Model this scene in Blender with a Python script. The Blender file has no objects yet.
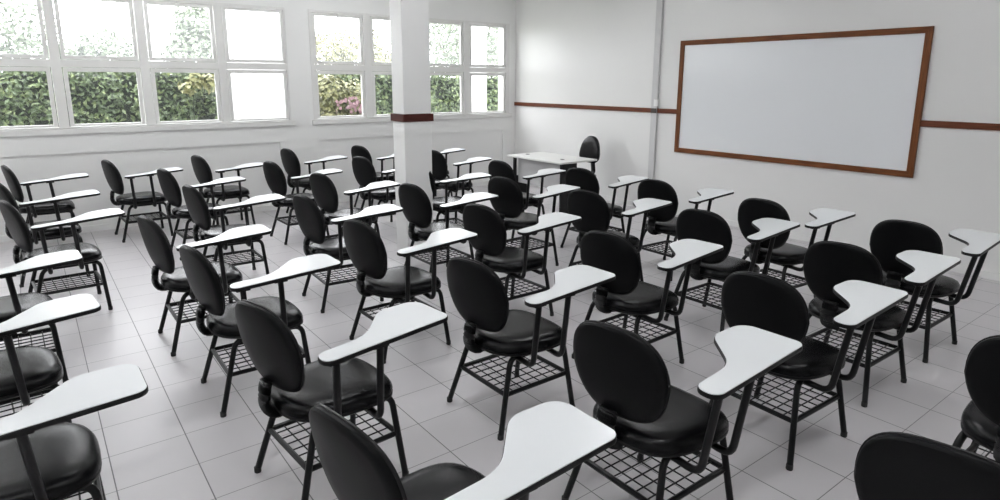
import bpy, bmesh, math, random
from math import pi, sin, cos, radians
from mathutils import Vector, Matrix
C = bpy.data.collections.new('classroom')
bpy.context.scene.collection.children.link(C)
scene = bpy.context.scene
random.seed(7)

# ------------------------------------------------------------------ helpers
def link(o, parent=None):
    C.objects.link(o)
    if parent: o.parent = parent
    return o

def obj(name, bm, m, parent=None, smooth=False, loc=None, kind=None, label=None):
    me = bpy.data.meshes.new(name)
    bmesh.ops.recalc_face_normals(bm, faces=bm.faces)
    bm.to_mesh(me); bm.free()
    if smooth:
        for p in me.polygons: p.use_smooth = True
        try: me.set_sharp_from_angle(angle=radians(42))
        except Exception: pass
    me.materials.append(m)
    o = bpy.data.objects.new(name, me)
    if loc: o.location = loc
    link(o, parent)
    if kind: o['kind'] = kind
    if label: o['label'] = label
    return o

def tag(o, label=None, cat=None, group=None, kind=None):
    if label: o['label'] = label
    if cat: o['category'] = cat
    if group: o['group'] = group
    if kind: o['kind'] = kind
    return o

def empty(name, loc=(0, 0, 0), rz=0):
    o = bpy.data.objects.new(name, None)
    o.empty_display_size = .1
    o.location = loc; o.rotation_euler = (0, 0, rz)
    return link(o)

def copy_tree(o, parent=None):
    c = o.copy(); C.objects.link(c); c.parent = parent
    for ch in list(o.children): copy_tree(ch, c)
    return c

def add_box(bm, x0, x1, y0, y1, z0, z1, bev=0.0, seg=2):
    t = bmesh.new()
    vs = [t.verts.new((x, y, z)) for x in (x0, x1) for y in (y0, y1) for z in (z0, z1)]
    for f in ((0,1,3,2),(4,6,7,5),(0,4,5,1),(2,3,7,6),(0,2,6,4),(1,5,7,3)): t.faces.new([vs[i] for i in f])
    bmesh.ops.recalc_face_normals(t, faces=t.faces)
    if bev > 0: bmesh.ops.bevel(t, geom=list(t.edges), offset=bev, segments=seg, profile=.5, affect='EDGES')
    merge(bm, t)

def merge(bm, t, M=None):
    if M is not None: bmesh.ops.transform(t, matrix=M, verts=t.verts)
    me = bpy.data.meshes.new('tmp'); t.to_mesh(me); t.free(); bm.from_mesh(me); bpy.data.meshes.remove(me)

def fillet_path(pts, r, n=5):
    pts = [Vector(p) for p in pts]; out = [pts[0]]
    for i in range(1, len(pts) - 1):
        p = pts[i]; a = pts[i-1] - p; b = pts[i+1] - p
        rr = min(r, a.length * .49, b.length * .49)
        A = p + a.normalized() * rr; B = p + b.normalized() * rr
        for k in range(n + 1):
            t = k / n
            out.append(A * (1-t)**2 + p * 2*t*(1-t) + B * t*t)
    out.append(pts[-1]); return out

def add_tube(bm, pts, r, n=10, bend=.05, cap=True, ry=None, up=(0, 0, 1), radii=None):
    path = fillet_path(pts, bend) if bend > 0 else [Vector(p) for p in pts]
    rings = []; prev = None
    for i, p in enumerate(path):
        t = (path[min(i+1, len(path)-1)] - path[max(i-1, 0)]).normalized()
        if prev is None:
            u = Vector(up)
            if abs(u.dot(t)) > .95: u = Vector((1, 0, 0)) if abs(t.x) < .9 else Vector((0, 1, 0))
            a = (u - t * u.dot(t)).normalized()
        else:
            a = (prev - t * prev.dot(t)).normalized()
        prev = a; b = t.cross(a)
        k = radii[i] if radii else 1
        rings.append([bm.verts.new(p + a * (r * k * cos(2*pi*j/n)) + b * ((ry or r) * k * sin(2*pi*j/n))) for j in range(n)])
    for i in range(len(rings) - 1):
        for j in range(n):
            bm.faces.new((rings[i][j], rings[i][(j+1) % n], rings[i+1][(j+1) % n], rings[i+1][j]))
    if cap:
        bm.faces.new(rings[0][::-1]); bm.faces.new(rings[-1])

def round_poly(pts, n=6):
    """pts: (x, y, r) -> polygon with rounded corners (arcs)"""
    out = []; L = len(pts)
    for i in range(L):
        p = Vector(pts[i][:2]); a = Vector(pts[i-1][:2]) - p; b = Vector(pts[(i+1) % L][:2]) - p; r = pts[i][2]
        if r <= 0: out.append(tuple(p)); continue
        ang = a.angle(b); d = min(r / math.tan(ang/2), a.length*.49, b.length*.49); rr = d * math.tan(ang/2)
        c = p + (a.normalized() + b.normalized()).normalized() * (rr / sin(ang/2))
        A = p + a.normalized()*d; B = p + b.normalized()*d
        va = A - c; vb = B - c; s = va.angle(vb); sg = 1 if va.x*vb.y - va.y*vb.x > 0 else -1
        for k in range(n + 1):
            t = sg * s * k / n
            out.append((c.x + va.x*cos(t) - va.y*sin(t), c.y + va.x*sin(t) + va.y*cos(t)))
    return out

def add_prism(bm, poly, z0, z1, bev=0.0, M=None):
    t = bmesh.new()
    vs = [t.verts.new((x, y, z0)) for x, y in poly]
    f = t.faces.new(vs)
    g = bmesh.ops.extrude_face_region(t, geom=[f])
    vv = [v for v in g['geom'] if isinstance(v, bmesh.types.BMVert)]
    bmesh.ops.translate(t, verts=vv, vec=(0, 0, z1 - z0))
    bmesh.ops.recalc_face_normals(t, faces=t.faces)
    if bev > 0:
        es = [e for e in t.edges if abs(e.verts[0].co.z - e.verts[1].co.z) < 1e-6]
        bmesh.ops.bevel(t, geom=es, offset=bev, segments=2, profile=.5, affect='EDGES')
    merge(bm, t, M)

def add_lathe(bm, prof, cx=0, cy=0, n=20):
    rings = [[bm.verts.new((cx + r*cos(2*pi*j/n), cy + r*sin(2*pi*j/n), z)) for j in range(n)] for r, z in prof]
    for i in range(len(rings)-1):
        for j in range(n): bm.faces.new((rings[i][j], rings[i][(j+1) % n], rings[i+1][(j+1) % n], rings[i+1][j]))
    bm.faces.new(rings[0][::-1]); bm.faces.new(rings[-1])

# ------------------------------------------------------------------ materials
def nm(name):
    m = bpy.data.materials.new(name); m.use_nodes = True
    nt = m.node_tree; b = nt.nodes['Principled BSDF']; return m, nt, b

def mat(name, col, rough=.5, metal=0.0, spec=.5, var=0.0, scale=8.0, bump=0.0, bscale=200.0, coat=0.0):
    m, nt, b = nm(name)
    b.inputs['Base Color'].default_value = (*col, 1); b.inputs['Roughness'].default_value = rough
    b.inputs['Metallic'].default_value = metal; b.inputs['Specular IOR Level'].default_value = spec
    b.inputs['Coat Weight'].default_value = coat
    tc = nt.nodes.new('ShaderNodeTexCoord')
    n = nt.nodes.new('ShaderNodeTexNoise'); n.inputs['Scale'].default_value = scale; n.inputs['Detail'].default_value = 4
    nt.links.new(tc.outputs['Object'], n.inputs['Vector'])
    r = nt.nodes.new('ShaderNodeMapRange'); r.inputs['To Min'].default_value = 1 - var; r.inputs['To Max'].default_value = 1 + var
    nt.links.new(n.outputs['Fac'], r.inputs['Value'])
    mx = nt.nodes.new('ShaderNodeVectorMath'); mx.operation = 'SCALE'; mx.inputs[0].default_value = col
    nt.links.new(r.outputs['Result'], mx.inputs['Scale']); nt.links.new(mx.outputs['Vector'], b.inputs['Base Color'])
    if bump > 0:
        n2 = nt.nodes.new('ShaderNodeTexNoise'); n2.inputs['Scale'].default_value = bscale; n2.inputs['Detail'].default_value = 3
        nt.links.new(tc.outputs['Object'], n2.inputs['Vector'])
        bp = nt.nodes.new('ShaderNodeBump'); bp.inputs['Strength'].default_value = bump; bp.inputs['Distance'].default_value = .002
        nt.links.new(n2.outputs['Fac'], bp.inputs['Height']); nt.links.new(bp.outputs['Normal'], b.inputs['Normal'])
    return m

def wood_mat(name, c1, c2, axis):
    m, nt, b = nm(name)
    tc = nt.nodes.new('ShaderNodeTexCoord'); mp = nt.nodes.new('ShaderNodeMapping')
    s = [28, 28, 28]; s[axis] = 2.0
    mp.inputs['Scale'].default_value = s
    n = nt.nodes.new('ShaderNodeTexNoise'); n.inputs['Scale'].default_value = 2.2; n.inputs['Detail'].default_value = 7
    n.inputs['Distortion'].default_value = .6
    cr = nt.nodes.new('ShaderNodeValToRGB'); e = cr.color_ramp.elements
    e[0].position = .3; e[0].color = (*c1, 1); e[1].position = .72; e[1].color = (*c2, 1)
    nt.links.new(tc.outputs['Object'], mp.inputs['Vector']); nt.links.new(mp.outputs['Vector'], n.inputs['Vector'])
    nt.links.new(n.outputs['Fac'], cr.inputs['Fac']); nt.links.new(cr.outputs['Color'], b.inputs['Base Color'])
    b.inputs['Roughness'].default_value = .5; b.inputs['Specular IOR Level'].default_value = .2
    return m

def floor_mat():
    m, nt, b = nm('ceramic_floor_tiles')
    N = nt.nodes.new; L = nt.links.new
    tc = N('ShaderNodeTexCoord'); sp = N('ShaderNodeSeparateXYZ'); L(tc.outputs['Object'], sp.inputs[0])
    def math_(op, a, bb=None):
        n = N('ShaderNodeMath'); n.operation = op
        for i, v in enumerate((a, bb)):
            if v is None: continue
            if isinstance(v, (int, float)): n.inputs[i].default_value = v
            else: L(v, n.inputs[i])
        return n.outputs[0]
    def line(co, off, t, w):
        u = math_('DIVIDE', math_('SUBTRACT', co, off), t)
        d = math_('ABSOLUTE', math_('SUBTRACT', u, math_('ROUND', u)))
        return math_('MULTIPLY', d, t), math_('FLOOR', u)
    dx, ix = line(sp.outputs['X'], TX0, TX, 0); dy, iy = line(sp.outputs['Y'], TY0, TY, 0)
    def mask(d, w0, w1):
        r = N('ShaderNodeMapRange'); r.interpolation_type = 'SMOOTHSTEP'
        L(d, r.inputs['Value']); r.inputs['From Min'].default_value = w0; r.inputs['From Max'].default_value = w1
        r.inputs['To Min'].default_value = 1; r.inputs['To Max'].default_value = 0; return r.outputs['Result']
    g1 = mask(dx, .0018, .0034); g2 = math_('MULTIPLY', mask(dy, .0012, .0028), .9)
    g = math_('MAXIMUM', g1, g2)
    cv = N('ShaderNodeCombineXYZ'); L(ix, cv.inputs[0]); L(iy, cv.inputs[1])
    wn = N('ShaderNodeTexWhiteNoise'); wn.noise_dimensions = '3D'; L(cv.outputs[0], wn.inputs['Vector'])
    ns = N('ShaderNodeTexNoise'); ns.inputs['Scale'].default_value = 2.6; ns.inputs['Detail'].default_value = 6
    L(tc.outputs['Object'], ns.inputs['Vector'])
    v = math_('ADD', math_('MULTIPLY', math_('SUBTRACT', wn.outputs['Value'], .5), .035), math_('MULTIPLY', math_('SUBTRACT', ns.outputs['Fac'], .5), .09))
    val = math_('ADD', 1.0, v)
    base = N('ShaderNodeVectorMath'); base.operation = 'SCALE'; base.inputs[0].default_value = FLOOR_COL
    L(val, base.inputs['Scale'])
    mx = N('ShaderNodeMix'); mx.data_type = 'RGBA'; L(g, mx.inputs['Factor'])
    L(base.outputs['Vector'], mx.inputs[6]); mx.inputs[7].default_value = (.13, .13, .135, 1)
    L(mx.outputs[2], b.inputs['Base Color'])
    rr = math_('ADD', .30, math_('MULTIPLY', ns.outputs['Fac'], .12)); L(rr, b.inputs['Roughness'])
    bp = N('ShaderNodeBump'); bp.inputs['Strength'].default_value = .4; bp.inputs['Distance'].default_value = .002
    L(math_('SUBTRACT', 1.0, g), bp.inputs['Height']); L(bp.outputs['Normal'], b.inputs['Normal'])
    return m

def glass_mat(name, veil, col=(1, 1, 1)):
    m = bpy.data.materials.new(name); m.use_nodes = True; nt = m.node_tree; nt.nodes.clear()
    N = nt.nodes.new; L = nt.links.new
    out = N('ShaderNodeOutputMaterial'); tr = N('ShaderNodeBsdfTransparent'); gl = N('ShaderNodeBsdfGlossy')
    gl.inputs['Roughness'].default_value = .02
    lw = N('ShaderNodeLayerWeight'); lw.inputs['Blend'].default_value = .5
    pw = N('ShaderNodeMath'); pw.operation = 'POWER'; pw.inputs[1].default_value = 5; L(lw.outputs['Facing'], pw.inputs[0])
    fr = N('ShaderNodeMath'); fr.operation = 'MULTIPLY_ADD'; fr.inputs[1].default_value = .8; fr.inputs[2].default_value = .04; L(pw.outputs[0], fr.inputs[0])
    mg = N('ShaderNodeMixShader'); L(fr.outputs[0], mg.inputs[0]); L(tr.outputs[0], mg.inputs[1]); L(gl.outputs[0], mg.inputs[2])
    tl = N('ShaderNodeBsdfTranslucent'); tl.inputs['Color'].default_value = (.95, .97, 1, 1)  # whitish translucent veil, stands in for sky glare on the pane
    tc = N('ShaderNodeTexCoord'); n = N('ShaderNodeTexNoise'); n.inputs['Scale'].default_value = 3; n.inputs['Detail'].default_value = 5
    L(tc.outputs['Object'], n.inputs['Vector'])
    r = N('ShaderNodeMapRange'); L(n.outputs['Fac'], r.inputs['Value']); r.inputs['To Min'].default_value = veil*.7; r.inputs['To Max'].default_value = veil*1.3
    md = N('ShaderNodeMixShader'); L(r.outputs['Result'], md.inputs[0]); L(mg.outputs[0], md.inputs[1]); L(tl.outputs[0], md.inputs[2])
    L(md.outputs[0], out.inputs['Surface'])
    return m

def leaf_mat(name, c1, c2, c3):
    m, nt, b = nm(name)
    N = nt.nodes.new; L = nt.links.new
    tc = N('ShaderNodeTexCoord'); n = N('ShaderNodeTexNoise'); n.inputs['Scale'].default_value = 9; n.inputs['Detail'].default_value = 8
    n.inputs['Roughness'].default_value = .75
    L(tc.outputs['Object'], n.inputs['Vector'])
    cr = N('ShaderNodeValToRGB'); e = cr.color_ramp.elements
    e[0].position = .3; e[0].color = (*c1, 1); e[1].position = .7; e[1].color = (*c3, 1)
    k = cr.color_ramp.elements.new(.5); k.color = (*c2, 1)
    L(n.outputs['Fac'], cr.inputs['Fac']); L(cr.outputs['Color'], b.inputs['Base Color'])
    b.inputs['Roughness'].default_value = .5
    return m

TX0, TX, TY0, TY = .4646, .33945, 5.2353, .31937
FLOOR_COL = (.60, .58, .595)
X1, Y1, XL, YB, ZC = 7.017, 8.834, -2.75, -3.0, 3.35

M = dict(
    floor=floor_mat(),
    wall=mat('white_wall_paint', (.78, .78, .77), .42, var=.02, scale=1.5, bump=.15, bscale=60),
    wall_gray=mat('white_board_wall_paint', (.78, .78, .768), .38, var=.02, scale=1.2, bump=.15, bscale=50),
    ceil=mat('ceiling_paint', (.82, .82, .81), .8, var=.01),
    frame=mat('white_window_enamel', (.70, .695, .68), .32, var=.02, scale=5),
    vinyl=mat('black_vinyl', (.0040, .0041, .0048), .24, spec=.17, var=.12, scale=14, bump=.25, bscale=350),
    vinyl_back=mat('black_textured_vinyl', (.0040, .0042, .0046), .40, spec=.12, var=.12, scale=14, bump=.3, bscale=350),
    plastic=mat('black_plastic', (.006, .006, .0065), .42, spec=.25, var=.1, scale=20),
    steel=mat('black_powder_coated_steel', (.006, .006, .0065), .36, spec=.25, var=.15, scale=30),
    rubber=mat('black_rubber', (.012, .012, .012), .7, var=.1),
    lam=mat('white_laminate', (.765, .785, .80), .26, var=.012, scale=6),
    desk=mat('pale_grey_laminate', (.72, .72, .70), .35, var=.015, scale=6),
    desk_panel=mat('light_grey_panel', (.42, .42, .42), .5, var=.03, scale=6),
    board=mat('whiteboard_enamel', (.80, .82, .84), .20, spec=.25, var=.01, scale=1.5),
    wood_y=wood_mat('brown_wood_along_wall', (.085, .026, .007), (.20, .068, .019), 1),
    wood_z=wood_mat('brown_wood_upright', (.085, .026, .007), (.20, .068, .019), 2),
    trim=wood_mat('reddish_brown_rail', (.075, .020, .008), (.15, .042, .016), 1), band=wood_mat('dark_red_brown_band', (.045, .010, .007), (.075, .018, .013), 0),
    glass=glass_mat('clear_glass', .002), glare_veil=glass_mat('glare_veiled_glass', .04),  # upper panes get a pale veil imitating glare from the sky
    duct=mat('grey_white_duct', (.58, .58, .58), .5), whiteplastic=mat('white_plastic', (.8, .8, .79), .4), dark=mat('dark_gap', (.03, .03, .03), .8),
    leaf=leaf_mat('hedge_leaves', (0.0072, 0.0174, 0.0058), (0.0406, 0.0667, 0.0217), (0.1885, 0.2248, 0.0870)),
    leaf2=leaf_mat('glare_paled_tree_leaves', (.05, .066, .045), (.11, .14, .09), (.2, .235, .16)),  # leaf colour lightened to imitate glare over the distant trees
    leaf3=leaf_mat('yellow_green_leaves', (0.0435, 0.0580, 0.0203), (0.1305, 0.1334, 0.0493), (0.2900, 0.2682, 0.1450)),
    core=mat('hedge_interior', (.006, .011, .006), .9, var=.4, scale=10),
    petal=mat('pink_petals', (.16, .085, .10), .6, var=.2, scale=20),
    bark=mat('grey_bark', (.2, .16, .12), .85, var=.3, scale=12, bump=.5, bscale=30),
    ground=mat('garden_ground', (.30, .33, .24), .9, var=.25, scale=3),
    extwall=mat('white_exterior_render', (.85, .84, .85), .8, var=.02, scale=2),
)

SKY, TUBE, EXPO = 9.4, 57.0, 0.32
M_TUBE, nt_, b_ = nm('added_tube_glow'); b_.inputs['Emission Color'].default_value = (.975, .985, 1, 1); b_.inputs['Emission Strength'].default_value = TUBE

# ------------------------------------------------------------------ room shell
bm = bmesh.new(); add_box(bm, XL-.2, X1+.2, YB-.2, Y1+.25, -.12, 0); fl = obj('floor', bm, M['floor'], kind='structure')
bm = bmesh.new(); add_box(bm, XL-.2, X1+.2, YB-.2, Y1+.25, ZC, ZC+.15); obj('ceiling', bm, M['ceil'], kind='structure')
bm = bmesh.new(); add_box(bm, X1, X1+.2, YB-.2, Y1+.25, 0, ZC); obj('wall_right', bm, M['wall_gray'], kind='structure')
bm = bmesh.new(); add_box(bm, XL-.2, XL, YB-.2, Y1+.25, 0, ZC); obj('wall_left', bm, M['wall'], kind='structure')
bm = bmesh.new(); add_box(bm, XL, X1, YB-.2, YB, 0, ZC); obj('wall_front', bm, M['wall'], kind='structure')

# window wall with two openings and shallow recessed panels under them
W1 = (-2.36, 2.99); W2 = (3.315, 6.875); ZS, ZT = 1.25, 2.775
R = .028                                     # depth of the recess below the sills
bm = bmesh.new()
YO = Y1 + .20
add_box(bm, XL, X1, Y1 + R, YO, 0, ZS - .07)                         # wall below the sills
add_box(bm, XL, X1, Y1, YO, ZT, ZC)                                  # above the windows
add_box(bm, XL, W1[0], Y1, YO, ZS-.07, ZT); add_box(bm, W1[1], W2[0], Y1, YO, ZS-.07, ZT); add_box(bm, W2[1], X1, Y1, YO, ZS-.07, ZT)
add_box(bm, W1[0], W1[1], Y1 + .02, YO, ZS-.07, ZS); add_box(bm, W2[0], W2[1], Y1 + .02, YO, ZS-.07, ZS)
# raised band under the sills and the piers between the recesses
add_box(bm, XL, X1, Y1, Y1 + R + .002, .955, ZS - .07)
add_box(bm, XL, -2.2, Y1, Y1 + R + .002, 0, .955); add_box(bm, 2.81, 3.418, Y1, Y1 + R + .002, 0, .955)
add_box(bm, 6.748, X1, Y1, Y1 + R + .002, 0, .955)
obj('wall_back', bm, M['wall'], kind='structure')

def window(name, x0, x1, panes):
    root = empty(name, ((x0+x1)/2, Y1, ZS)); root['kind'] = 'structure'
    inv = Matrix.Translation(-Vector(root.location))
    def put(n, bm, m, parent=root, **k):
        bmesh.ops.transform(bm, matrix=inv, verts=bm.verts); return obj(n, bm, m, parent, **k)
    bm = bmesh.new()
    ya, yb = Y1 - .012, Y1 + .09
    px = [p for p in panes]
    add_box(bm, x0, x1, ya, yb, ZS, ZS + .0, 0) if False else None
    add_box(bm, x0, panes[0][0] - .045, ya, yb, ZS, ZT, .004)
    add_box(bm, panes[-1][1] + .045, x1, ya, yb, ZS, ZT, .004)
    for a, b in zip(panes[:-1], panes[1:]): add_box(bm, a[1] + .05, b[0] - .05, ya, yb, ZS, ZT, .004)
    add_box(bm, x0, x1, ya + .002, yb - .002, ZT - .035, ZT, .004)
    add_box(bm, x0, x1, ya + .002, yb - .002, ZS, ZS + .012, .003)
    add_box(bm, x0, x1, ya + .002, yb - .002, 1.945, 2.03, .004)
    put('window_frame', bm, M['frame'])
    bm = bmesh.new(); add_box(bm, x0 - .03, x1 + .05, Y1 - .035, Y1 + .02, ZS - .072, ZS - .004, .006); put('window_sill', bm, M['frame'])
    for i, (a, b) in enumerate(panes):
        for up in (0, 1):
            z0, z1 = ((1.293, 1.893), (2.078, 2.698))[up]
            fx = .042; fz = .028 if not up else .036
            zl = ZS + .016 if not up else 2.034; zh = 1.941 if not up else ZT - .039
            bm = bmesh.new(); s0, s1 = Y1 + .0, Y1 + .045
            add_box(bm, a - fx, a, s0, s1, zl, zh, .003); add_box(bm, b, b + fx, s0, s1, zl, zh, .003)
            add_box(bm, a, b, s0, s1, zl, z0, .003); add_box(bm, a, b, s0, s1, z1, zh, .003)
            s = put('sash', bm, M['frame'])
            bm = bmesh.new(); add_box(bm, a - .004, b + .004, Y1 + .02, Y1 + .024, z0 - .004, z1 + .004)
            put('pane', bm, M['glare_veil'] if up else M['glass'], s)
            if up:
                bm = bmesh.new(); add_tube(bm, [((a+b)/2, Y1 - .004, z1 + .035), ((a+b)/2, Y1 - .006, z1 - .03)], .005, 8, 0)
                add_box(bm, (a+b)/2 - .018, (a+b)/2 + .018, Y1 - .016, Y1 + .002, z1 + .02, z1 + .05, .003)
                put('latch', bm, M['frame'], s, smooth=True)
    return root

p1 = [(1.345 + .89*k - .005, 2.03 + .89*k) for k in range(-4, 2)]
p2 = [(3.41 + .89*k, 4.085 + .89*k) for k in range(4)]
window('window_1', *W1, p1)
window('window_2', *W2, p2)

# ------------------------------------------------------------------ pillar
root = empty('pillar', (3.25, 5.835, 0)); root['kind'] = 'structure'
bm = bmesh.new(); add_box(bm, -.162, .162, -.122, .122, 0, ZC, .006); obj('pillar_shaft', bm, M['wall'], root)
bm = bmesh.new()
for (a, b, c, d) in ((-.180, .180, -.140, -.121), (-.180, .180, .121, .140), (-.180, -.161, -.122, .122), (.161, .180, -.122, .122)):
    add_box(bm, a, b, c, d, 1.388, 1.468, .003)
obj('pillar_band', bm, M['band'], root)

# wooden rail along the board wall
BY0, BY1, BZ0, BZ1 = 2.414, 5.311, .868, 2.329
bm = bmesh.new(); add_box(bm, X1-.022, X1, BY1, Y1, 1.377, 1.44, .003); obj('trim_1', bm, M['trim'], kind='structure')
bm = bmesh.new(); add_box(bm, X1-.022, X1, YB, BY0, 1.377, 1.44, .003); obj('trim_2', bm, M['trim'], kind='structure')
bm = bmesh.new(); add_box(bm, X1-.012, X1+.001, YB, Y1, 0, .075, .003); obj('baseboard_right', bm, M['wall_gray'], kind='structure')
bm = bmesh.new(); add_box(bm, XL, X1-.013, Y1-.012, Y1+.02, 0, .075, .003); obj('baseboard_back', bm, M['wall'], kind='structure')
# slim vertical cable duct left of the board, crossing the rail
r = empty('cable_duct', (X1-.002, 5.69, 0)); tag(r, 'slim white vertical duct on the right wall, between corner and whiteboard', 'cable duct')
bm = bmesh.new(); add_box(bm, -.034, 0, -.05, .05, .02, ZC-.005, .006); obj('duct_cover', bm, M['duct'], r)
bm = bmesh.new(); add_box(bm, -.037, -.0335, -.05, .05, 1.375, 1.44, .001); obj('rail_strip', bm, mat('dark_rail_paint', (.03, .018, .015), .5), r)
r = empty('wall_switch', (X1-.036, 5.65, 1.515)); tag(r, 'small white switch box on the vertical duct just above the brown rail', 'switch')
bm = bmesh.new(); add_box(bm, -.016, 0, -.035, .035, -.045, .045, .004); obj('housing', bm, M['whiteplastic'], r)
bm = bmesh.new(); add_box(bm, -.021, -.0155, -.014, .014, -.02, .02, .002); obj('rocker', bm, M['whiteplastic'], r)

# ------------------------------------------------------------------ whiteboard
r = empty('whiteboard', (X1, (BY0+BY1)/2, (BZ0+BZ1)/2)); tag(r, 'large blank whiteboard in a brown wooden frame on the right wall', 'whiteboard')
hy, hz, fw = (BY1-BY0)/2, (BZ1-BZ0)/2, .062
bm = bmesh.new(); add_box(bm, -.016, 0, -hy+.02, hy-.02, -hz+.02, hz-.02); obj('writing_surface', bm, M['board'], r)
def mitre(sgn, horiz):
    bm = bmesh.new()
    if horiz: poly = [(-hy, sgn*hz), (hy, sgn*hz), (hy-fw, sgn*(hz-fw)), (-hy+fw, sgn*(hz-fw))]
    else: poly = [(sgn*hy, -hz), (sgn*hy, hz), (sgn*(hy-fw), hz-fw), (sgn*(hy-fw), -hz+fw)]
    add_prism(bm, poly, 0, .032, .003, Matrix(((0, 0, -1, 0), (1, 0, 0, 0), (0, 1, 0, 0), (0, 0, 0, 1))))
    return bm
for s in (1, -1):
    obj('frame_rail', mitre(s, True), M['wood_y'], r); obj('frame_rail', mitre(s, False), M['wood_z'], r)

# ------------------------------------------------------------------ tablet-arm chair
TAB = [(-.148, -.416, .045), (.453, -.404, .04), (.446, -.125, .075), (.25, -.115, .10), (.085, -.305, .16), (-.143, -.314, .045)]
def inset(poly, d):
    out = []; L = len(poly)
    for i in range(L):
        a = Vector(poly[i-1]); p = Vector(poly[i]); b = Vector(poly[(i+1) % L])
        t = (b - a).normalized(); n = Vector((-t.y, t.x)); out.append(tuple(p + n*d))
    return out

def super_pt(t, a, b, n):
    c, s = cos(t), sin(t)
    return (a * abs(c)**(2/n) * (1 if c >= 0 else -1), b * abs(s)**(2/n) * (1 if s >= 0 else -1))

def disc_loft(prof, pt, n=44):
    """prof: (scale, height) rings; pt(scale, t, height) -> xyz"""
    bm = bmesh.new(); rings = []
    for s, h in prof:
        if s < 1e-4: rings.append([bm.verts.new(pt(0, 0, h))])
        else: rings.append([bm.verts.new(pt(s, 2*pi*j/n, h)) for j in range(n)])
    for A, B in zip(rings[:-1], rings[1:]):
        if len(A) == 1 and len(B) == 1: continue
        for j in range(n):
            k = (j+1) % n
            if len(A) == 1: bm.faces.new((A[0], B[k], B[j]))
            elif len(B) == 1: bm.faces.new((A[j], A[k], B[0]))
            else: bm.faces.new((A[j], A[k], B[k], B[j]))
    return bm

def seat_pt(s, t, h):
    x, y = super_pt(t, .252*s, .240*s, 2.9)
    y *= 1 + .10 * (x/.255) * (1 if s else 0)                     # wider towards the front
    drop = -.016 * max(0, (x - .12)/.13)**2 + .006 * (x/.25)**2 * (x < 0)
    dish = -.006 * max(0, 1 - (x*x + y*y)/.03)
    return (x + .05, y - .02, h + drop + dish)

BACK_H, BACK_W, BZC = .199, .199, .720
def back_pt(s, t, h):
    y, z = super_pt(t, BACK_W*s, BACK_H*s, 2.8)
    k = z/BACK_H
    y *= 1 + .17*k if k < 0 else 1 - .04*k                        # bit narrower at the top
    x = -.214 - .175*z - .20*y + .40*y*y + .012*max(0, -k)**2 - .010*max(0, k)**2
    return (x + h, y - .030, z + BZC)

def tilt(bm):
    for v in bm.verts: v.co.z += (v.co.x - .145)*.057 + .0015     # the tablet rises a little towards the front

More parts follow.
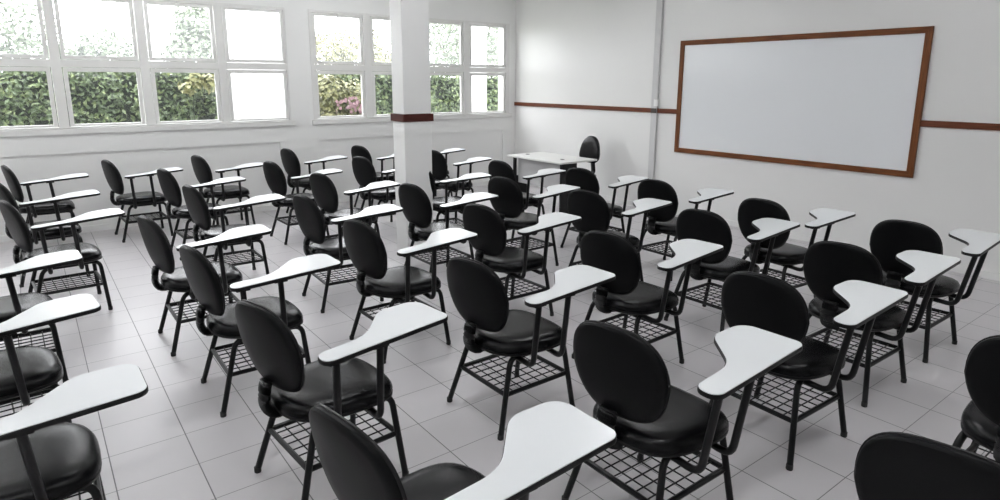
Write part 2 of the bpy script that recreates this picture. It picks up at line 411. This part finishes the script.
def make_chair():
    root = empty('tablet_arm_chair')
    # seat cushion and its plastic pan
    seat = obj('seat', disc_loft([(0, .500), (.45, .499), (.72, .495), (.87, .487), (.95, .476), (.99, .460), (1, .447), (.995, .436), (.97, .431)], seat_pt), M['vinyl'], root, True)
    obj('seat_pan', disc_loft([(.972, .4325), (1.0, .432), (.995, .420), (.95, .412), (.6, .408), (0, .408)], seat_pt), M['plastic'], root, True)
    # backrest cushion, shell, piping
    back = obj('backrest', disc_loft([(0, .034), (.4, .033), (.7, .029), (.88, .021), (.96, .012), (.985, .004)], back_pt), M['vinyl_back'], root, True)
    obj('back_shell', disc_loft([(.985, .004), (1.0, -.004), (.995, -.014), (.96, -.022), (.85, -.027), (.5, -.030), (0, -.031)], back_pt), M['vinyl_back'], root, True)
    bm = bmesh.new(); N = 48
    pth = [Vector(back_pt(1.0, 2*pi*j/N, .001)) for j in range(N + 1)]
    add_tube(bm, pth, .0055, 6, 0, cap=False, up=(1, 0, 0)); obj('piping', bm, M['plastic'], back, True)
    # bracket with ribbed bellows behind the backrest
    bm = bmesh.new(); pts = [(-.222, 0, .56), (-.232, 0, .53), (-.240, 0, .455), (-.215, 0, .408), (-.12, 0, .405)]
    path = fillet_path(pts, .04, 6); dense = []
    for a, b in zip(path[:-1], path[1:]):
        for k in range(3): dense.append(a.lerp(b, k/3))
    dense.append(path[-1]); s = 0; rad = []
    for i, q in enumerate(dense): rad.append(1.0 + (.13 if i % 2 else -.05))
    add_tube(bm, dense, .019, 14, 0, ry=.042, up=(1, 0, 0), radii=rad); obj('back_bracket', bm, M['plastic'], root, True)
    # writing tablet
    poly = round_poly(TAB, 7)
    bm = bmesh.new(); add_prism(bm, inset(poly, .003), .768, .7785, .0015); tilt(bm); tab = obj('writing_tablet', bm, M['lam'], root)
    bm = bmesh.new(); add_prism(bm, poly, .757, .7755, .003); tilt(bm); obj('edge_band', bm, M['plastic'], tab, True)
    # two posts that carry the tablet and hook in under the seat
    for xt, xb in ((-.088, -.062), (.105, .135)):
        zt = .757 + (xt - .145)*.057
        bm = bmesh.new()
        add_tube(bm, [(xt, -.385, zt), (xb, -.315, .384), (xb + .01, -.03, .398)], .015, 10, .055, up=(1, 0, 0))
        add_box(bm, xt-.035, xt+.035, -.40, -.365, zt-.008, zt, .002)
        obj('tablet_post', bm, M['steel'], root, True)
    # legs
    for sx, fx, tx in ((-1, -.21, -.10), (1, .29, .268)):
        fy = .242 if sx < 0 else .250
        for sy in (-1, 1):
            bm = bmesh.new()
            add_tube(bm, [(fx, sy*fy, .012), (tx, sy*.180, .397), (.055, sy*.172, .393)], .0148, 10, .055)
            leg = obj('leg', bm, M['steel'], root, True)
            bm = bmesh.new(); add_lathe(bm, [(.015, 0), (.0162, .003), (.016, .026), (.0145, .027)], fx, sy*(fy-.001), 12)
            obj('rubber_foot', bm, M['rubber'], leg, True)
    # cross bars under the seat
    bm = bmesh.new()
    for x in (-.07, .17): add_box(bm, x-.015, x+.015, -.18, .18, .386, .411, .003)
    add_box(bm, -.16, .20, -.03, .03, .398, .410, .002)
    obj('seat_support', bm, M['steel'], root)
    # book basket: rails and wire grid
    zb = .212; f = zb/.397
    xr, xf, yb_ = -.21 + .11*f, .29 - .022*f, .236 - .056*f
    bm = bmesh.new()
    for a, b in (((xr, -yb_), (xr, yb_)), ((xf, -yb_), (xf, yb_)), ((xr, -yb_), (xf, -yb_)), ((xr, yb_), (xf, yb_))):
        add_tube(bm, [(a[0], a[1], zb), (b[0], b[1], zb)], .0125, 8, 0)
    bk = obj('basket_rail', bm, M['steel'], root, True)
    bm = bmesh.new()
    for i in range(1, 7):
        y = -yb_ + 2*yb_*i/7; add_tube(bm, [(xr, y, zb+.004), (xf, y, zb+.004)], .0036, 5, 0)
    for i in range(1, 7):
        x = xr + (xf-xr)*i/7; add_tube(bm, [(x, -yb_, zb-.001), (x, yb_, zb-.001)], .0036, 5, 0)
    obj('wire_grid', bm, M['steel'], bk, True)
    return root

CHAIRS = [
    (1, 0.020, 8.343, 0.001),
    (2, -0.008, 7.000, 0.052),
    (3, 0.054, 5.870, 0.067),
    (4, -0.292, 4.587, 0.023),
    (5, -0.307, 3.578, 0.077),
    (6, -0.227, 2.622, -0.013),
    (7, 0.918, 8.259, 0.048),
    (8, 1.301, 7.090, 0.026),
    (9, 1.300, 5.815, -0.017),
    (10, 0.807, 4.635, 0.001),
    (11, 0.880, 3.625, -0.009),
    (12, 0.899, 2.542, 0.076),
    (13, 0.831, 1.503, -0.025),
    (14, 1.833, 8.155, 0.042),
    (15, 2.363, 7.072, 0.017),
    (16, 2.952, 8.280, 0.007),
    (17, 2.461, 5.881, 0.022),
    (18, 1.915, 4.791, -0.051),
    (19, 1.875, 3.701, 0.015),
    (20, 1.957, 2.540, 0.003),
    (21, 1.887, 1.498, -0.007),
    (22, 1.979, 0.470, 0.000),
    (23, 3.891, 8.121, 0.052),
    (24, 3.363, 6.905, 0.029),
    (25, 2.864, 4.783, -0.012),
    (26, 2.816, 3.675, 0.014),
    (27, 2.933, 2.535, 0.027),
    (28, 2.909, 1.509, -0.029),
    (29, 2.985, 0.510, -0.000),
    (30, 4.785, 8.164, -0.000),
    (31, 4.428, 7.016, 0.019),
    (32, 3.609, 5.877, -0.165),
    (33, 4.470, 5.618, -0.049),
    (34, 3.752, 4.644, 0.049),
    (35, 4.782, 4.661, 0.034),
    (36, 3.867, 3.650, 0.022),
    (37, 4.791, 3.665, -0.028),
    (38, 3.960, 2.590, -0.001),
    (39, 4.695, 2.545, -0.072),
    (40, 3.813, 1.563, -0.014),
    (41, 4.733, 1.581, -0.001),
]

LABELS = {
 1: 'black tablet-arm chair nearest the left edge, in the row against the window wall',
 2: 'black chair with its back cut by the left edge, second row from the windows',
 3: 'black chair in third row from windows, backrest at the left edge, leg on the aisle',
 4: 'chair with backrest beyond the left edge, farthest of the three showing only tablet and seat',
 5: 'chair with backrest beyond the left edge, middle of the three showing only tablet and seat',
 6: 'chair in the bottom left corner, only large tablet tip and black seat in frame',
 7: 'black chair under the left window, second from left in the row by the wall',
 8: 'second black chair from the left in the second row from the windows',
 9: 'second black chair from the left in the third row from the windows',
 10: 'black chair in fourth row from the windows, first to the right of the left aisle',
 11: 'black chair in fifth row from the windows, first to the right of the left aisle',
 12: 'black chair in sixth row from the windows, first to the right of the left aisle',
 13: 'black chair cut by the bottom edge, its big white tablet at bottom centre',
 14: 'third black chair from the left in the row against the window wall',
 15: 'third black chair from the left in second row from windows, feet on open floor',
 16: 'black chair against the wall below the pier between the two windows',
 17: 'black chair whose tablet tip touches the left side of the pillar',
 18: 'black chair in fourth row from the windows, left of the one before the pillar',
 19: 'black chair in fifth row from windows, lower left of the pillar foot, tablet before it',
 20: 'black chair at image centre standing free with all four legs and basket visible',
 21: 'large black foreground chair just right of the bottom centre tablet, backrest towards camera',
 22: 'black backrest cut by the bottom edge near the bottom right corner',
 23: 'black chair against the window wall, partly hidden just left of the pillar',
 24: 'black chair in second row from windows, partly hidden behind the left side of the pillar',
 25: 'black chair standing directly in front of the pillar',
 26: 'black chair in fifth row from the windows, third from the whiteboard wall',
 27: 'black chair right of the centre chair with its bracket knob showing left of the seat',
 28: 'black chair in foreground right, second from left in its row, broad backrest above a tablet',
 29: 'black chair cut by the right edge, low in the picture, seat at bottom right',
 30: 'farthest chair behind the pillar against the window wall, only its tablet in view',
 31: 'chair just right of the pillar with half its round backrest visible, second row from windows',
 32: 'chair mostly hidden by the pillar, third row from windows, white-glared seat right of it',
 33: 'black chair directly in front of the left end of the teacher desk',
 34: 'black chair in the fourth row from the windows, second from the whiteboard wall',
 35: 'foremost black chair of the fourth row from the windows, just below the swivel chair',
 36: 'black chair in fifth row from the windows, second from the whiteboard wall',
 37: 'black chair standing below the wall duct, at the left of the whiteboard',
 38: 'black chair below the lower left corner of the whiteboard, one behind the foremost chair',
 39: 'foremost black chair under the middle of the whiteboard, tablet against the wall',
 40: 'black chair second from the right edge in its row, tablet overlapping the chair in front',
 41: 'black chair under the lower right corner of the whiteboard, tablet cut by right edge',
}
proto = make_chair()
for i, (k, x, y, a) in enumerate(CHAIRS):
    o = proto if i == 0 else copy_tree(proto)
    o.location = (x, y, 0); o.rotation_euler = (0, 0, a)
    tag(o, LABELS[k], 'chair', 'black tablet-arm student chairs')

# ------------------------------------------------------------------ teacher desk
r = empty('teacher_desk', (5.82, 6.52, 0)); tag(r, 'pale grey teacher desk with black legs in the far corner below the rail', 'desk')
bm = bmesh.new(); add_box(bm, -.32, .36, -.56, .58, .735, .760, .005); top = obj('desk_top', bm, M['desk'], r)
for y in (-.30, .44):
    bm = bmesh.new(); add_lathe(bm, [(.03, .7595), (.03, .763), (.026, .764)], -.05, y, 20); obj('cable_grommet', bm, M['plastic'], top)
for s in (-1, 1):
    y = s*.50
    bm = bmesh.new(); add_box(bm, -.28, .24, y-.022, y+.022, 0.0, .05, .006); add_box(bm, -.26, .02 if s < 0 else -.215, y-.018, y+.018, .04, .735, .004)
    if s > 0: add_box(bm, -.22, -.02, y-.018, y+.018, .04, .46, .004)
    obj('leg', bm, M['steel'], r)
bm = bmesh.new(); add_box(bm, -.19, -.172, -.482, .482, .36, .734, .002); obj('modesty_panel', bm, M['desk_panel'], r)

# teacher chair
r = empty('swivel_chair', (6.47, 6.60, 0), radians(176)); tag(r, 'black swivel chair with a rounded backrest behind the teacher desk', 'chair')
def tb(s, t, h):
    y, z = super_pt(t, .215*s, .20*s, 2.9); k = z/.20
    y *= 1 - .20*k - .14*max(0, k)**2
    return (-.21 - .10*z + .35*y*y + h, y, z + .81)
bk = obj('backrest', disc_loft([(0, .04), (.5, .038), (.8, .03), (.95, .015), (1, 0), (.97, -.015), (.8, -.022), (0, -.025)], tb), M['vinyl'], r, True)
obj('seat', disc_loft([(0, .47), (.6, .47), (.9, .46), (1, .44), (.97, .415), (.7, .41), (0, .41)], lambda s, t, h: (lambda q: (q[0], q[1], h))(super_pt(t, .23*s, .24*s, 2.6))), M['vinyl'], r, True)
bm = bmesh.new(); add_tube(bm, [(-.245, 0, .72), (-.28, 0, .45), (-.10, 0, .39), (0, 0, .40)], .011, 8, .05, ry=.05, up=(1, 0, 0)); obj('back_post', bm, M['steel'], r, True)
bm = bmesh.new(); add_lathe(bm, [(.028, .12), (.028, .28), (.018, .285), (.018, .41)]); obj('gas_column', bm, M['steel'], r, True)
for k in range(5):
    a = 2*pi*k/5; c, s = cos(a), sin(a)
    bm = bmesh.new(); add_tube(bm, [(0, 0, .13), (.15*c, .15*s, .115), (.27*c, .27*s, .075)], .016, 8, .05); arm = obj('base_arm', bm, M['plastic'], r, True)
    bm = bmesh.new(); t = bmesh.new(); add_lathe(t, [(.018, -.02), (.028, -.018), (.028, .018), (.018, .02)], n=16)
    merge(bm, t, Matrix.Translation((.27*c, .27*s, .028)) @ Matrix.Rotation(a, 4, 'Z') @ Matrix.Rotation(pi/2, 4, 'X')); obj('caster', bm, M['rubber'], arm, True)

# ------------------------------------------------------------------ added ceiling lamps, unseen above the frame, to brighten the room
for gx, gy in [(x, y) for x in (-1.2, 1.4, 4.0) for y in (0.4, 3.4, 6.6)]:
    r = empty('added_ceiling_light', (gx, gy, ZC)); tag(r, 'added unseen twin tube fill lamp on the white ceiling', 'lamp', 'added ceiling fill lamps')
    bm = bmesh.new(); add_box(bm, -.62, .62, -.09, .09, -.06, 0, .01); obj('added_lamp_housing', bm, M['whiteplastic'], r)
    for s in (-1, 1):
        bm = bmesh.new(); add_tube(bm, [(-.59, s*.05, -.078), (.59, s*.05, -.078)], .013, 10, 0); obj('added_lamp_tube', bm, M_TUBE, r, True)

# ------------------------------------------------------------------ outside
def leaves(bm, n, sample, size, flat=None):
    for _ in range(n):
        p, nrm = sample(); s = size * random.uniform(.6, 1.25)
        d = Vector((random.gauss(0, 1), random.gauss(0, 1), random.gauss(0, 1))) * .55 + nrm
        d.normalize(); u = d.orthogonal().normalized(); u.rotate(Matrix.Rotation(random.uniform(0, 6.28), 3, d)); v = d.cross(u)
        q = [p + u*s, p + v*s*.5 + d*s*.12, p - u*s, p - v*s*.5 + d*s*.12]
        bm.faces.new([bm.verts.new(c) for c in q])

bm = bmesh.new(); add_box(bm, -30, 40, Y1+.26, 60, -.35, -.25); obj('ground', bm, M['ground'], kind='structure')
HY = 11.3
def hedge(x0, x1, label, mt=None, top=1.98, n=0):
    r = empty('garden_hedge', ((x0+x1)/2, HY, -.25)); tag(r, label, 'hedge', 'hedges outside the windows')
    o = Vector(r.location)
    bm = bmesh.new(); nx = int((x1-x0)/.25); 
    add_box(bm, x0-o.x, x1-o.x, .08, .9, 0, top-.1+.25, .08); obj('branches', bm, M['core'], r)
    bm = bmesh.new()
    def smp():
        if random.random() < .78:
            x = random.uniform(x0, x1); z = random.uniform(.3, top)
            y = HY + .05*sin(x*5 + z*7) + .05*sin(x*11) + random.uniform(-.06, .08); nr = Vector((0, -1, .45))
        else:
            x = random.uniform(x0, x1); y = HY + random.uniform(0, .9); z = top + random.uniform(-.07, .05); nr = Vector((0, 0, 1))
        return Vector((x, y, z)) - o, nr
    leaves(bm, int((x1-x0)*1700), smp, .047); obj('leaf_cover', bm, mt or M['leaf'], r)
hedge(-9.5, 2.62, 'dense green leafy hedge outside the left window')
hedge(4.55, 10.2, 'dense dark green hedge outside the right window')

def cloud(name, parent, blobs, n, size, m):
    bm = bmesh.new(); tot = sum(b[3]**2 for b in blobs)
    o = Vector(parent.location)
    for (x, y, z, rr) in blobs:
        def smp():
            d = Vector((random.gauss(0, 1), random.gauss(0, 1), random.gauss(0, 1))).normalized()
            k = random.uniform(.55, 1.0)
            return Vector((x, y, z)) + d*rr*k - o, d + Vector((0, 0, .4))
        leaves(bm, int(n*rr*rr/tot), smp, size)
    return obj(name, bm, m, parent)

def tree(x, y, h, blobs, n, label, m=None, size=.07):
    r = empty('garden_tree', (x, y, -.25)); tag(r, label, 'tree', 'trees beyond the hedge')
    bm = bmesh.new(); add_tube(bm, [(0, 0, 0), (.05, 0, h*.4), (-.05, .05, h*.75)], .09, 8, .2)
    for a in range(5): add_tube(bm, [(0, 0, h*.4 + .1*a), (.5*cos(a*1.3), .5*sin(a*1.3), h*.62 + .12*a), (.9*cos(a*1.3), .9*sin(a*1.3), h*.85)], .035, 6, .2)
    obj('trunk', bm, M['bark'], r, True)
    cloud('crown', r, blobs, n, size, m or M['leaf2'])

tree(-1.2, 16.0, 4.2, [(-1.6, 16, 3.3, 1.5), (-.3, 16, 2.9, 1.1), (.35, 15.6, 2.2, .7), (-2.6, 16.5, 2.8, 1.2), (-1.0, 16, 4.3, 1.1)], 9000, 'tall pale green tree filling the far left upper pane')
tree(1.6, 17.5, 2.3, [(1.0, 17.5, 1.9, .75), (1.7, 17.5, 2.2, .8), (2.3, 17.3, 1.9, .5)], 5000, 'low pale shrub tree in the second upper pane from the left')
tree(4.35, 18.5, 3.2, [(3.75, 18.5, 2.4, .85), (4.6, 18.5, 2.3, .8), (3.9, 18.5, 3.3, .6)], 6000, 'pale bushy tree behind the hedge in the third upper pane from the left')
tree(8.0, 17.5, 3.0, [(6.9, 17.5, 2.3, 1.0), (8.1, 17.5, 2.3, 1.1), (9.0, 17.5, 2.1, .6)], 6000, 'yellowish green tree behind the left panes of the right window', M['leaf3'])
tree(12.4, 18.5, 4.0, [(11.3, 18.5, 3.0, 1.2), (12.3, 18.5, 3.6, 1.5), (13.2, 18.5, 2.6, 1.2), (14.2, 18.5, 3.2, 1.5)], 10000, 'full pale green tree seen to the right of the pillar')

# flowering shrub in the right window, yellow-leaved plant in the left one
r = empty('flowering_shrub', (4.45, 10.45, -.25)); tag(r, 'pale yellow-green shrub with pink flowers outside the right window', 'shrub')
bl = [(4.25, 10.5, 1.58, .34), (4.68, 10.5, 1.5, .34), (4.45, 10.5, .95, .42), (4.2, 10.45, 1.15, .25), (4.8, 10.5, 1.0, .33)]
bm = bmesh.new()
for a in range(6): add_tube(bm, [(0, 0, 0), (.1*cos(a), .1*sin(a), .8), (.28*cos(a), .2*sin(a), 1.6)], .015, 6, .2)
obj('stem', bm, M['bark'], r, True)
cloud('leaf_cover', r, bl, 4200, .05, M['leaf3'])
bm = bmesh.new(); o = Vector(r.location)
for _ in range(40):
    p = Vector((random.gauss(4.50, .13), random.uniform(10.0, 10.2), random.gauss(1.42, .06))) - o
    d = Vector((random.gauss(0, .4), -1, .3)).normalized(); u = d.orthogonal().normalized(); v = d.cross(u); s = .03
    bm.faces.new([bm.verts.new(p + u*s*cos(q) + v*s*sin(q)) for q in [k*pi/3 for k in range(6)]])
obj('flower', bm, M['petal'], r)['kind'] = 'stuff'
r = empty('climbing_plant', (2.2, 11.0, -.25)); tag(r, 'climbing plant with large yellow-green leaves against the hedge top', 'plant')
bm = bmesh.new(); add_tube(bm, [(0, 0, 0), (-.05, .02, 1.2), (.0, 0, 2.05)], .006, 6, .2); add_tube(bm, [(-.05, .02, 1.2), (.2, 0, 2.05)], .005, 6, .2); obj('stem', bm, M['core'], r, True)
cloud('leaf_cover', r, [(2.10, 11.0, 1.70, .13), (2.42, 11.0, 1.78, .15), (2.25, 11.0, 1.82, .12)], 130, .075, M['leaf3'])

r = empty('garden_building', (3.3, 10.6, -.25)); tag(r, 'plain white building corner seen through the last panes of the left window', 'building')
bm = bmesh.new(); add_box(bm, -.62, .26, -.2, .2, 0, 3.1, .01); obj('wall_panel', bm, M['extwall'], r)
bm = bmesh.new(); add_box(bm, -.64, .28, -.22, .22, 2.18, 2.21, .004); obj('ledge', bm, M['extwall'], r)
for x, w, lb in ((6.95, .16, 'white exterior post at the left side of the last pane of the right window'), (7.66, .10, 'white exterior post at the right side of the last pane of the right window')):
    r = empty('exterior_post', (x, 9.95, -.25)); tag(r, lb, 'post')
    bm = bmesh.new(); add_box(bm, -w, w, -.12, .12, 0, 3.6, .012); obj('shaft', bm, M['extwall'], r)
    bm = bmesh.new(); add_box(bm, -w-.02, w+.02, -.14, .14, 0, .12, .01); obj('plinth', bm, M['extwall'], r)

# ------------------------------------------------------------------ light
w = bpy.data.worlds.new('sky'); scene.world = w; w.use_nodes = True
bg = w.node_tree.nodes['Background']; bg.inputs['Color'].default_value = (.955, .972, 1, 1); bg.inputs['Strength'].default_value = SKY
for nme, (a, b) in (('window_portal_1', W1), ('window_portal_2', W2)):
    L = bpy.data.lights.new(nme, 'AREA'); L.shape = 'RECTANGLE'; L.size = b - a; L.size_y = ZT - ZS; L.cycles.is_portal = True
    o = bpy.data.objects.new(nme, L); C.objects.link(o); o.location = ((a+b)/2, Y1 + .12, (ZS+ZT)/2); o.rotation_euler = (radians(-90), 0, 0)

# ------------------------------------------------------------------ camera
cam = bpy.data.cameras.new('camera'); co = bpy.data.objects.new('camera', cam); C.objects.link(co)
F, YAW, PITCH, ROLL, CX, CY = 621.615, .648641, .205442, -.0032568, 500.515, 210.872
cam.sensor_fit = 'HORIZONTAL'; cam.sensor_width = 36; cam.lens = F*36/1000
cam.shift_x = (500 - CX)/1000; cam.shift_y = (CY - 250)/1000
fwd = Vector((sin(YAW)*cos(PITCH), cos(YAW)*cos(PITCH), -sin(PITCH)))
rt = Vector((cos(YAW), -sin(YAW), 0)); dn = fwd.cross(rt)
r2 = rt*cos(ROLL) + dn*sin(ROLL); d2 = -rt*sin(ROLL) + dn*cos(ROLL)
Rm = Matrix((r2, -d2, -fwd)).transposed()
co.matrix_world = Matrix.Translation((0, 0, 1.8)) @ Rm.to_4x4()
cam.clip_start = .05
scene.camera = co
vs = scene.view_settings; scene.display_settings.display_device = 'sRGB'
vs.view_transform = 'Standard'; vs.look = 'None'; vs.gamma = 1; vs.use_curve_mapping = False; vs.exposure = EXPO
scene.cycles.use_denoising = True; scene.cycles.sample_clamp_indirect = 6
scene.cycles.max_bounces = 10; scene.cycles.diffuse_bounces = 6; scene.cycles.transparent_max_bounces = 12
scene.cycles.caustics_reflective = False; scene.cycles.caustics_refractive = False
